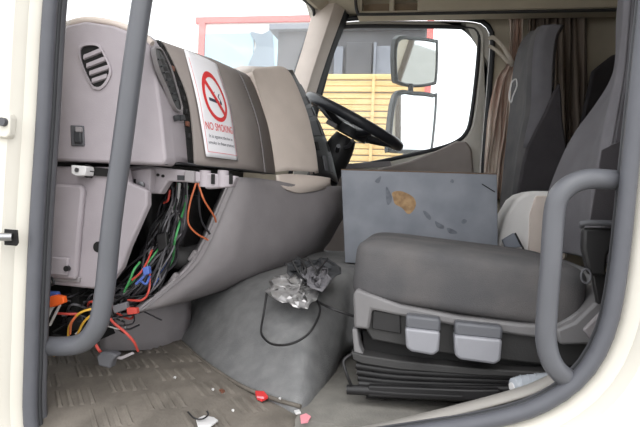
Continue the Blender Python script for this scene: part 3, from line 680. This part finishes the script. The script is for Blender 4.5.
prism('side_panel', cr([P(x, y, 2.165) for x, y in dp], 2, True), (0, .035, 0), 'seat_dark_fabric', DS, bevel=.008)
tube('belt_guide', cr([P(x, y, 2.17) for x, y in ((512, 82), (516, 79), (517, 86), (513, 96), (511, 103), (509, 96), (511, 86))], 3, True), .0026, 'wire_white', DS, closed=True)
pp('cushion', [(380, 250), (385, 235), (500, 240), (560, 240), (560, 275), (380, 270)], 2.16, 2.62, 'seat_fabric', DS, bevel=.03, seg=3)
box('pedestal', (-.05, 2.37, .052), (.45, 2.62, .25), 'black_plastic', DS, bevel=.02)

# moulded cream console between the seats
CB = empty('centre_console', P(525, 255, 1.95), 'pale cream moulded console between the two seats', 'console')
pp('body', [(498, 260), (499, 238), (506, 215), (515, 200), (523, 194), (533, 191), (566, 191), (568, 260)], 1.86, 2.06, 'console_cream', CB, bevel=.012, seg=3)
pp('side_plate', [(528, 260), (530, 214), (536, 196), (566, 195), (566, 260)], 1.85, 1.865, 'beige_plastic', CB, bevel=.004)
# blue plastic wedge leaning there
wg = pp('card_pocket', [(502, 240), (514, 233), (522, 247), (506, 249)], 1.83, 1.845, 'shed_pale', CB, bevel=.002)
tube('strut', [P(515, 233, 1.828), P(524, 250, 1.828)], .003, 'dark_seal', CB)

# ================================================================== STEEL BOX ON THE ENGINE COVER
BX = empty('steel_box', P(420, 262, 1.9), 'dented grey steel box with a rust patch behind the seat cushion', 'box')
ft = [P(341, 170, 1.78), P(497, 174.5, 1.78), P(499, 262, 1.78), P(345, 262, 1.78)]
bz = min(p.z for p in ft)
for i in (2, 3): ft[i].z = .297
prism('front_sheet', ft, (0, .006, 0), 'steel_sheet', BX, bevel=.002)
prism('carcass', [p+Vector((0, .006, 0)) for p in (ft[0]+Vector((.003, 0, -.003)), ft[1]+Vector((-.003, 0, -.003)), ft[2]+Vector((-.003, 0, 0)), ft[3]+Vector((.003, 0, 0)))], (0, .16, 0), 'steel_sheet', BX, bevel=.002)
tube('rusty_edge', [ft[0]+Vector((0, .004, .001)), ft[1]+Vector((0, .004, .001))], .003, 'brown_edge', BX)
def patch(name, px, m):
    V = cr([P(x, y, 1.7792) for x, y in px], 4, True); prism(name, V, (0, .0006, 0), m, BX, smooth=False)
patch('rust_patch', [(392, 193), (397, 191), (404, 192), (413, 197), (416, 204), (413, 211), (408, 214), (402, 208), (395, 204), (393, 198)], 'rust')
patch('grime_smear', [(386, 187), (389, 190), (392, 199), (388, 205), (386, 198)], 'grime')
patch('grime_smear', [(423, 211), (427, 212), (431, 217), (430, 220), (426, 217)], 'grime')
patch('grime_smear', [(435, 221), (439, 223), (444, 226), (443, 229), (437, 227)], 'grime')
patch('grime_smear', [(447, 228), (452, 229), (457, 232), (456, 234), (449, 233)], 'grime')
patch('grime_smear', [(375, 181), (381, 176), (379, 183)], 'grime')
patch('grime_smear', [(452, 179), (454, 181), (453, 183), (450, 182)], 'grime')
patch('grime_smear', [(464, 219), (467, 221), (464, 224), (461, 222)], 'grime')
tube('scratch', [P(482, 184, 1.7785), P(495, 192, 1.7785)], .0015, 'black_matte', BX)

# ================================================================== CURTAINS
def curtain(name, rows_, m, label, pleats, amp, Y0, grp):
    e = empty(name, P(rows_[-1][0], rows_[-1][2], Y0), label, 'curtain', grp)
    rr = []
    for k, (xa, xb, y, a_) in enumerate(rows_):
        row = []
        for i in range(pleats*6+1):
            t = i/(pleats*6); x = xa+(xb-xa)*t
            p = P(x, y, Y0); ph = 2*math.pi*pleats*t
            p += Vector((.006*math.sin(ph*.5+k), -abs(amp*a_)*(.6+.5*math.sin(ph+.35*math.sin(k*.7)))-.01*math.sin(ph*.37+k), 0))
            row.append(p)
        rr.append(row)
    rr = [list(c_) for c_ in zip(*[cr(c_, 3) for c_ in zip(*rr)])]
    loft('cloth', rr, m, e, solid=.002, angle=180); return e
c1 = curtain('curtain', [(507, 524, 12, 1), (508, 523, 30, 1), (508, 522, 48, .9), (507, 517, 64, .7), (497, 515, 80, .8), (490, 514, 110, 1), (486, 512, 140, 1), (483, 508, 165, 1), (481, 505, 200, 1)], 'curtain_stripe', 'striped pinkish curtain tied back beside the driver door', 5, .028, 2.91, 'cab curtains')
tube('tie_band', cr([P(489, 38, 2.92), P(494, 38, 2.88), P(503, 47, 2.83), P(512, 62, 2.82), P(516, 66, 2.9)], 4), .011, 'strap_cream', c1, r2=.004)
tube('tie_band', cr([P(489, 46, 2.92), P(496, 50, 2.88), P(506, 60, 2.83), P(513, 66, 2.84)], 4), .009, 'strap_cream', c1, r2=.004)
c2 = curtain('curtain', [(526, 586, 13, 1), (526, 586, 20, 1), (526, 587, 60, 1), (526, 588, 110, 1), (526, 590, 160, 1), (526, 590, 230, 1)], 'curtain_taupe', 'brown pleated curtain hanging behind the driver seat', 9, .03, 2.91, 'cab curtains')
RL = tag(tube('curtain_rail', [P(484, 12, 2.93), P(622, 11, 2.93)], .008, 'dark_grey_plastic'), 'dark curtain rail along the top of the side wall', 'rail')
BP = empty('bunk_panel', P(590, 240, 2.8), 'dark woven bunk panel behind the seats', 'panel')
pp('panel', [(575, 240), (580, 130), (593, 70), (612, 55), (660, 40), (660, 240)], 2.76, 2.80, 'seat_dark_fabric', BP, bevel=.01)

# ================================================================== OVERHEAD SHELF
OS = empty('overhead_shelf', P(480, 15, 2.7), 'beige overhead storage shelf above the driver door', 'shelf')
X0, X1 = P(357, 12, 2.76).x, 1.1
zb = P(420, 14, 2.76).z
box('tray', (X0, 2.76, zb), (X1, 2.86, zb+.02), 'headliner', OS, bevel=.004)
tube('front_lip', cr([Vector((X0-.02, 2.755, zb+.2)), Vector((X0-.01, 2.755, zb+.08)), Vector((X0+.004, 2.755, zb+.012)), Vector((X0+.04, 2.755, zb+.002)), Vector((X0+.4, 2.755, zb)), Vector((X1, 2.755, zb))], 5), .008, 'shroud_dark', OS)
box('back_board', (X0, 2.845, zb+.02), (X1, 2.86, zb+.22), 'shelf_brown', OS, bevel=0)
for dx in (.0, .16, .5, .9): box('divider', (X0+dx+.0, 2.765, zb+.02), (X0+dx+.025, 2.845, zb+.22), 'headliner', OS, bevel=.004)
box('top_rail', (X0+.3, 2.752, zb+.012), (X1, 2.765, zb+.22), 'headliner', OS, bevel=.004)

# ================================================================== WIRING
WH = empty('wiring_harness', P(120, 318, 1.2), 'tangle of coloured wires hanging below the dashboard end', 'wiring')
def wire(pts, c, r=.0022, parent=WH, name='wire', n=5):
    return tube(name, cr([P(*p) for p in pts], n), r, 'wire_'+c, parent, seg=6)
pal = ['dark']*13+['grey']*9+['black']*10+['white', 'green', 'blue', 'red', 'brown', 'violet']
for k in range(46):                     # main loom falling from the bracket
    j = lambda s_: rnd.uniform(-s_, s_); t = rnd.random()
    pts = [(170+t*16+j(3), 186+j(5), 1.34+j(.04)), (164+t*22+j(5), 205+j(6), 1.31+j(.04)), (152+t*30+j(7), 232+j(8), 1.28+j(.05)), (146+t*22+j(9), 256+j(8), 1.26+j(.05)), (124+t*32+j(9), 282+j(8), 1.24+j(.05)), (100+t*40+j(12), 302+j(7), 1.24+j(.05)), (70+t*50+j(14), 316+j(8), 1.26+j(.05))]
    wire(pts[:rnd.choice((5, 6, 7, 7))], rnd.choice(pal), rnd.uniform(.0018, .0036))
for k in range(6):
    t = k/5; j = lambda s_: rnd.uniform(-s_, s_)
    wire([(172+t*12, 186+j(4), 1.36), (166+t*18+j(4), 206, 1.34), (156+t*24+j(5), 232, 1.31), (144+t*22+j(6), 258, 1.29), (126+t*28+j(6), 284, 1.27), (104+t*38, 304, 1.27)], 'dark', .0075, name='conduit')
for k in range(30):                     # tangle behind the side panel's foot
    j = lambda s_: rnd.uniform(-s_, s_); x = rnd.uniform(42, 110); y = rnd.uniform(293, 335)
    pts = [(x, y, 1.2+j(.05)), (x+15+j(12), y+j(12)-3, 1.18+j(.04)), (x+34+j(14), y+j(14)-5, 1.2+j(.05)), (x+48+j(10), y+j(14)-12, 1.24+j(.04))]
    wire(pts, rnd.choice(pal+['yellow', 'orange', 'white', 'dark', 'dark']), rnd.uniform(.0018, .0032))
for pts, c, r in (
    ([(68, 338, 1.14), (70, 325, 1.13), (80, 313, 1.12), (95, 308, 1.13)], 'yellow', .003),
    ([(77, 336, 1.14), (84, 322, 1.13), (96, 311, 1.13)], 'yellow', .003),
    ([(70, 334, 1.13), (71, 324, 1.12), (76, 316, 1.12)], 'orange', .003),
    ([(45, 330, 1.12), (50, 312, 1.11), (57, 303, 1.1)], 'white', .003),
    ([(44, 322, 1.12), (48, 310, 1.11), (53, 304, 1.1)], 'white', .003),
    ([(50, 325, 1.12), (57, 311, 1.11), (60, 305, 1.1)], 'white', .003),
    ([(55, 313, 1.12), (66, 314, 1.12), (78, 314, 1.13)], 'red', .003),
    ([(124, 292, 1.16), (130, 280, 1.15), (134, 270, 1.15), (140, 262, 1.17)], 'green', .0025),
    ([(132, 280, 1.15), (141, 272, 1.15), (147, 262, 1.17), (152, 250, 1.2)], 'red', .0025),
    ([(136, 284, 1.15), (144, 276, 1.15), (149, 268, 1.17)], 'blue', .003),
    ([(140, 280, 1.15), (146, 284, 1.15), (150, 276, 1.16)], 'blue', .003),
    ([(128, 300, 1.15), (142, 300, 1.14), (149, 290, 1.16), (150, 268, 1.18)], 'red', .0025),
    ([(170, 190, 1.25), (168, 200, 1.25), (164, 203, 1.26)], 'red', .003),
    ([(196, 183, 1.3), (190, 203, 1.28), (188, 222, 1.28), (196, 233, 1.3), (208, 240, 1.34)], 'orange', .0025),
    ([(198, 183, 1.3), (204, 200, 1.3), (214, 216, 1.34), (216, 222, 1.36)], 'orange', .0025),
    ([(199, 184, 1.32), (199, 205, 1.33), (202, 222, 1.35), (210, 234, 1.37)], 'dark', .003),
    ([(106, 312, 1.13), (113, 322, 1.11), (126, 333, 1.11), (134, 342, 1.12), (138, 351, 1.14)], 'red', .003),
    ([(95, 343, 1.12), (99, 350, 1.12), (103, 354, 1.13)], 'red', .0035)):
    wire(pts, c, r)
def conn(px, Y, m, nm='connector', d=.014):
    return pp(nm, px, Y, Y+d, m, WH, bevel=.002)
conn([(44, 298), (55, 295), (63, 297), (64, 303), (54, 307), (45, 308)], 1.09, 'orange_connector')
conn([(44, 291), (56, 292), (58, 297), (46, 297)], 1.12, 'wire_blue')
conn([(126, 308), (136, 308), (137, 314), (127, 315)], 1.14, 'wire_red')
conn([(66, 318), (82, 316), (84, 328), (68, 332)], 1.15, 'black_plastic')
conn([(88, 312), (112, 308), (114, 320), (90, 330)], 1.16, 'black_plastic')
conn([(112, 306), (126, 302), (127, 309), (114, 314)], 1.14, 'wire_grey')
conn([(142, 268), (148, 266), (149, 274), (143, 276)], 1.14, 'wire_blue')
conn([(50, 335), (72, 338), (70, 350), (52, 349)], 1.16, 'black_plastic')
conn([(156, 235), (166, 232), (167, 248), (158, 252)], 1.22, 'black_plastic')
conn([(50, 352), (58, 350), (61, 355), (53, 357)], 1.10, 'wire_yellow')
# grey relay cover dangling on the mat
TG = empty('relay_cover', PZ(108, 366, .062), 'small grey plastic cover lying on the mat under red wire', 'cover')
pp('shell', [(96, 357), (100, 352), (112, 353), (117, 356), (112, 361), (110, 369), (98, 366)], 1.10, 1.125, 'dark_grey_plastic', TG, bevel=.004)
pp('strap', [(113, 354), (120, 357), (132, 352), (134, 354), (121, 360), (112, 358)], 1.115, 1.12, 'grey_plastic', TG, bevel=.001)

# ================================================================== FOIL AND CABLE ON THE TUNNEL
FO = empty('foil_sheet', P(300, 300, 1.45), 'crumpled silver foil insulation sheet on the engine cover', 'foil')
o1 = [(266, 292), (272, 288), (268, 281), (280, 276), (290, 272), (300, 268), (312, 268), (324, 272), (333, 276), (327, 284), (320, 290), (318, 298), (311, 303), (309, 309), (298, 308), (288, 303), (276, 299)]
def crumple(name, out, Y, m, ar, seed, dy=.05):
    rg = random.Random(seed); n_ = len(out); cx = sum(p[0] for p in out)/n_; cy = sum(p[1] for p in out)/n_
    V = []; Fc = []; R_ = 7; out = [(x_, y_) for x_, y_ in out]
    dense = []
    for i in range(n_):
        a_, b_ = out[i], out[(i+1) % n_]; dense += [a_, ((a_[0]+b_[0])/2+rg.uniform(-2, 2), (a_[1]+b_[1])/2+rg.uniform(-2, 2))]
    for k in range(1, R_+1):
        for x_, y_ in dense:
            t = k/R_; V.append(P(cx+(x_-cx)*t+rg.uniform(-1, 1)*(k < R_), cy+(y_-cy)*t, Y+(cy-y_)*t*.0045)+Vector((0, rg.uniform(-.016, .016), rg.uniform(-.004, .004))))
    V.append(P(cx, cy, Y-.01)); L = len(dense)
    for k in range(R_-1):
        for i in range(L): Fc.append((k*L+i, k*L+(i+1) % L, (k+1)*L+(i+1) % L, (k+1)*L+i))
    for i in range(L): Fc.append((i, (i+1) % L, len(V)-1))
    return mk(name, V, Fc, m, ar, solid=.0015, angle=20)
crumple('crumpled_sheet', o1, 1.39, 'foil', FO, 3)
crumple('torn_piece', [(285, 262), (298, 257), (310, 260), (322, 256), (336, 262), (342, 272), (330, 280), (318, 276), (306, 282), (296, 274), (288, 272)], 1.46, 'dark_seal', FO, 5)
crumple('torn_piece', [(300, 272), (314, 264), (328, 268), (331, 280), (322, 292), (312, 288), (306, 280)], 1.385, 'wire_grey', FO, 9)
for k in range(7):
    j = lambda s_: rnd.uniform(-s_, s_)
    tube('strand', cr([P(296+k*5+j(4), 262+j(4), 1.42), P(300+k*4+j(7), 272+j(5), 1.40), P(306+k*3+j(8), 284+j(5), 1.40)], 4), .0028, 'black_plastic', FO, seg=6)
tag(tube('black_cable', cr([P(267, 292, 1.38), P(264, 312, 1.36), P(261, 330, 1.32), P(264, 338, 1.30), P(272, 344, 1.265), P(285, 345, 1.25), P(298, 341, 1.25), P(310, 332, 1.27), P(318, 318, 1.30), P(320, 308, 1.33), P(317, 300, 1.36)], 5), .003, 'black_plastic', seg=6), 'thin black cable hanging in a loop from foil sheet', 'cable')
tag(tube('black_hose', cr([P(318, 302, 1.38), P(328, 307, 1.31), P(341, 312, 1.30), P(356, 317, 1.31)], 4), .0035, 'black_plastic', seg=6), 'short black lead running from foil to passenger seat', 'cable')

# ================================================================== DEBRIS ON THE FLOOR
def scrap(name, px, z, m, label, cat, h=.004, grp=None):
    return prism(name, [PZ(x, y, z) for x, y in px], (0, 0, h), m, bevel=.0006, label=label, cat=cat, group=grp)
sr = empty('red_lens_piece', PZ(262, 397, .06), 'small broken red lens piece on the mat', 'debris')
prism('shard', [PZ(x, y, .052) for x, y in ((255, 393.5), (264, 394), (268, 399), (262, 402), (257, 400))], (0, 0, .007), 'sign_red', sr, bevel=.001)
prism('shard_chip', [PZ(x, y, .0595) for x, y in ((257, 396.5), (264, 397.5), (264, 399), (257, 398))], (0, 0, .002), 'sign_pink', sr, bevel=.0005)
scrap('paper_scrap', [(196, 421), (204, 417), (214, 419), (218, 422), (211, 427), (198, 428)], .032, 'wire_white', 'torn white paper scrap at the front mat edge', 'paper')
scrap('paper_scrap', [(300, 417), (306, 415), (311, 418), (308, 423), (301, 424)], .0515, 'sign_pink', 'pinkish paper scrap near the seat platform', 'paper')
scrap('paper_scrap', [(294, 412), (299, 411), (301, 414), (296, 415)], .0515, 'wire_white', 'tiny white paper chip beside the pinkish scrap', 'paper')
tag(tube('cable_tie', cr([PZ(188, 412, .047), PZ(194, 418, .042), PZ(202, 419, .042), PZ(208, 415, .046), PZ(207, 411, .052)], 4), .002, 'black_plastic', seg=6), 'curved black cable tie lying on the mat', 'cable tie')
for x, y, lb in ((175, 378, 'pale plastic chip midway between red wire and cable tie'), (213, 390, 'pale plastic chip between cable tie and engine cover'), (233, 411, 'pale plastic chip between torn scrap and red lens piece'), (280, 399, 'pale plastic chip just right of the red lens piece')):
    scrap('plastic_chip', [(x-1.5, y), (x, y-1), (x+1.4, y-.2), (x+.6, y+1.2)], .0625, 'wire_white', lb, 'debris', .003, 'chips on the mat')
scrap('brown_crumb', [(219, 391), (222, 390), (225, 392), (222, 394)], .0625, 'wire_brown', 'brown crumb on the mat by the engine cover seam', 'debris', .004)
# clear bottle behind the handle
BT = empty('plastic_bottle', P(525, 393, 1.12), 'clear plastic bottle lying by the door sill', 'bottle')
q0 = P(512, 387, 1.10); q1 = P(545, 383, 1.13)
axb = (q1-q0).normalized()
V, Fc = tubegeo([q0, q0+axb*.004, q0+axb*.02, q0+axb*.05, q0+axb*.12, q0+axb*.14], [.010, .017, .02, .02, .02, .010], 16)
mk('body', V, Fc, 'clear_plastic', BT)
for k in range(3): tube('rib', [q0+axb*(.018+.016*k)+Vector((0, math.cos(t)*.0205, math.sin(t)*.0205)) for t in [2*math.pi*i/18 for i in range(18)]], .0012, 'clear_plastic', BT, seg=6, closed=True)
disc('base_cap', q0, axb, .009, .003, 'wire_white', BT)

# ================================================================== OUTSIDE THE DRIVER DOOR
MA = empty('door_mirrors', P(380, 165, 3.02), 'two stacked mirrors on a dark arm outside the driver window', 'mirrors')
def onplane(x, y, c, n_):
    d = fw*F+RT*(x-320)+UP*(213.5-y); return EYE+d*((c-EYE).dot(n_)/d.dot(n_))
def mirror(px, c, n_):
    n_ = Vector(n_).normalized()
    L = cr([onplane(x, y, c, n_) for x, y in px], 4, True); m_ = sum(L, Vector())/len(L)
    sc_ = lambda s_, o_: [m_+(p-m_)*s_+n_*o_ for p in L]
    h_ = loft('mirror_head', [sc_(.97, .001), sc_(1.02, .008), sc_(1.12, .002), sc_(1.13, -.03), sc_(.85, -.075), sc_(.02, -.085)], 'mirror_shell', MA, closed=True)
    mk('mirror_face', sc_(.98, .0015), [tuple(range(len(L)))], 'mirror_glass', h_, smooth=False)
mirror([(398, 42), (415, 40), (433, 42), (436, 46), (435, 78), (431, 83), (414, 85), (401, 82), (397, 76)], P(416, 62, 3.26), (.66, -.75, -.24))
mirror([(397, 98), (414, 95), (432, 97), (435, 101), (431, 146), (427, 150), (410, 150), (395, 149), (391, 144)], P(413, 122, 3.26), (.66, -.75, .03))
tube('arm', cr([P(411, 45, 3.34), P(410, 90, 3.34), P(409, 130, 3.34), P(404, 156, 3.28), P(380, 165, 3.1), P(350, 172, 2.99)], 5), .013, 'mirror_shell', MA)
tube('stub', [P(411, 84, 3.27), P(411, 97, 3.27)], .014, 'dark_seal', MA)

# timber boards, grey shed, red post, white wall
TF = empty('timber_fence', P(370, 230, 5.0), 'pale yellow fence of horizontal boards beyond the driver window', 'fence')
ytop = 74
for k in range(22):
    z1 = P(370, ytop+6.3*k, 5.0).z; z0 = P(370, ytop+6.3*(k+1)-.9, 5.0).z
    xa = -1.35; xb = P(424, 110, 5.0).x
    jit = rnd.uniform(-.012, .012)
    box('board', (xa, 5.0+jit, z0), (xb, 5.03+jit, z1), 'yellow_timber', TF, bevel=.006)
box('post', (-1.2, 5.05, -1.2), (-1.1, 5.13, P(370, 78, 5.0).z), 'yellow_timber', TF, bevel=.004)
box('post', (-.25, 5.05, -1.2), (-.15, 5.13, P(370, 78, 5.0).z), 'yellow_timber', TF, bevel=.004)
box('batten', (P(372, 90, 5).x, 4.97, -1.2), (P(375, 90, 5).x, 4.99, P(370, 76, 5).z), 'yellow_timber', TF, bevel=.003)
SHD = empty('grey_shed', P(370, 230, 7.0), 'dark grey shed with pale panels behind the yellow fence', 'shed')
xl, xr = P(322, 60, 7).x, P(424, 60, 7).x; zt = P(370, 29, 7).z
box('wall', (xl-.6, 7.0, -1.2), (xr, 7.1, zt), 'shed_grey', SHD, bevel=.01)
for x0, x1, y0, y1, mm in ((346, 372, 42, 74, 'shed_grey'), (334, 343, 46, 76, 'shed_pale'), (376, 394, 46, 76, 'shed_pale')):
    box('panel', (P(x0, 60, 6.97).x, 6.95, P(360, y1, 6.95).z), (P(x1, 60, 6.97).x, 7.0, P(360, y0, 6.95).z), mm, SHD, bevel=.008)
box('post', (P(373.5, 60, 6.93).x, 6.9, -1.2), (P(376, 60, 6.93).x, 6.95, P(370, 42, 6.9).z), 'shed_pale', SHD, bevel=.005)
box('roof_edge', (xl-.7, 6.9, zt-.02), (xr+.05, 7.4, zt+.06), 'shed_pale', SHD, bevel=.01)
RP = tag(box('red_post', (P(424.5, 90, 4.9).x, 4.9, -1.2), (P(431, 90, 4.9).x, 4.98, P(428, 27, 4.9).z+.3), 'trim_red', bevel=.006), 'faded red post at the end of yellow fence', 'post')
# white building with red frame seen through the windscreen
WB = empty('white_building', P(260, 230, 9.0), 'white building with faded red frame seen through the windscreen', 'building')
def wb(nm, x0, y0, x1, y1, Y0, Y1, m):
    a_, b_ = P(x0, (y0+y1)/2, Y0), P(x1, (y0+y1)/2, Y0); zt_ = P((x0+x1)/2, y0, Y0).z; zb_ = P((x0+x1)/2, y1, Y0).z
    return box(nm, (a_.x, Y0, zb_), (b_.x, Y1, zt_), m, WB, bevel=.01)
g = P(196, 18, 9.0); zgt = P(260, 17, 9).z
box('wall', (g.x, 9.0, -1.2), (P(330, 40, 9).x, 12, zgt), 'wall_white', WB, bevel=.02)
wb('red_fascia', 195, 15.5, 332, 22, 8.95, 9.02, 'trim_red')
wb('red_pillar', 195, 22, 201, 240, 8.95, 9.02, 'trim_red')
wb('window_pane', 203, 33, 252, 150, 8.97, 9.02, 'pane_blue')
wb('window_pane', 276, 33, 330, 150, 8.97, 9.02, 'tarp_grey')
wb('window_post', 271, 30, 276, 150, 8.94, 9.02, 'pane_blue')
prism('hanging_tarp', cr([P(x, y, 8.93) for x, y in ((250, 32), (262, 34), (272, 33), (272, 80), (246, 80), (247, 68), (253, 54), (256, 44))], 3, True), (0, .03, 0), 'tarp_grey', WB)
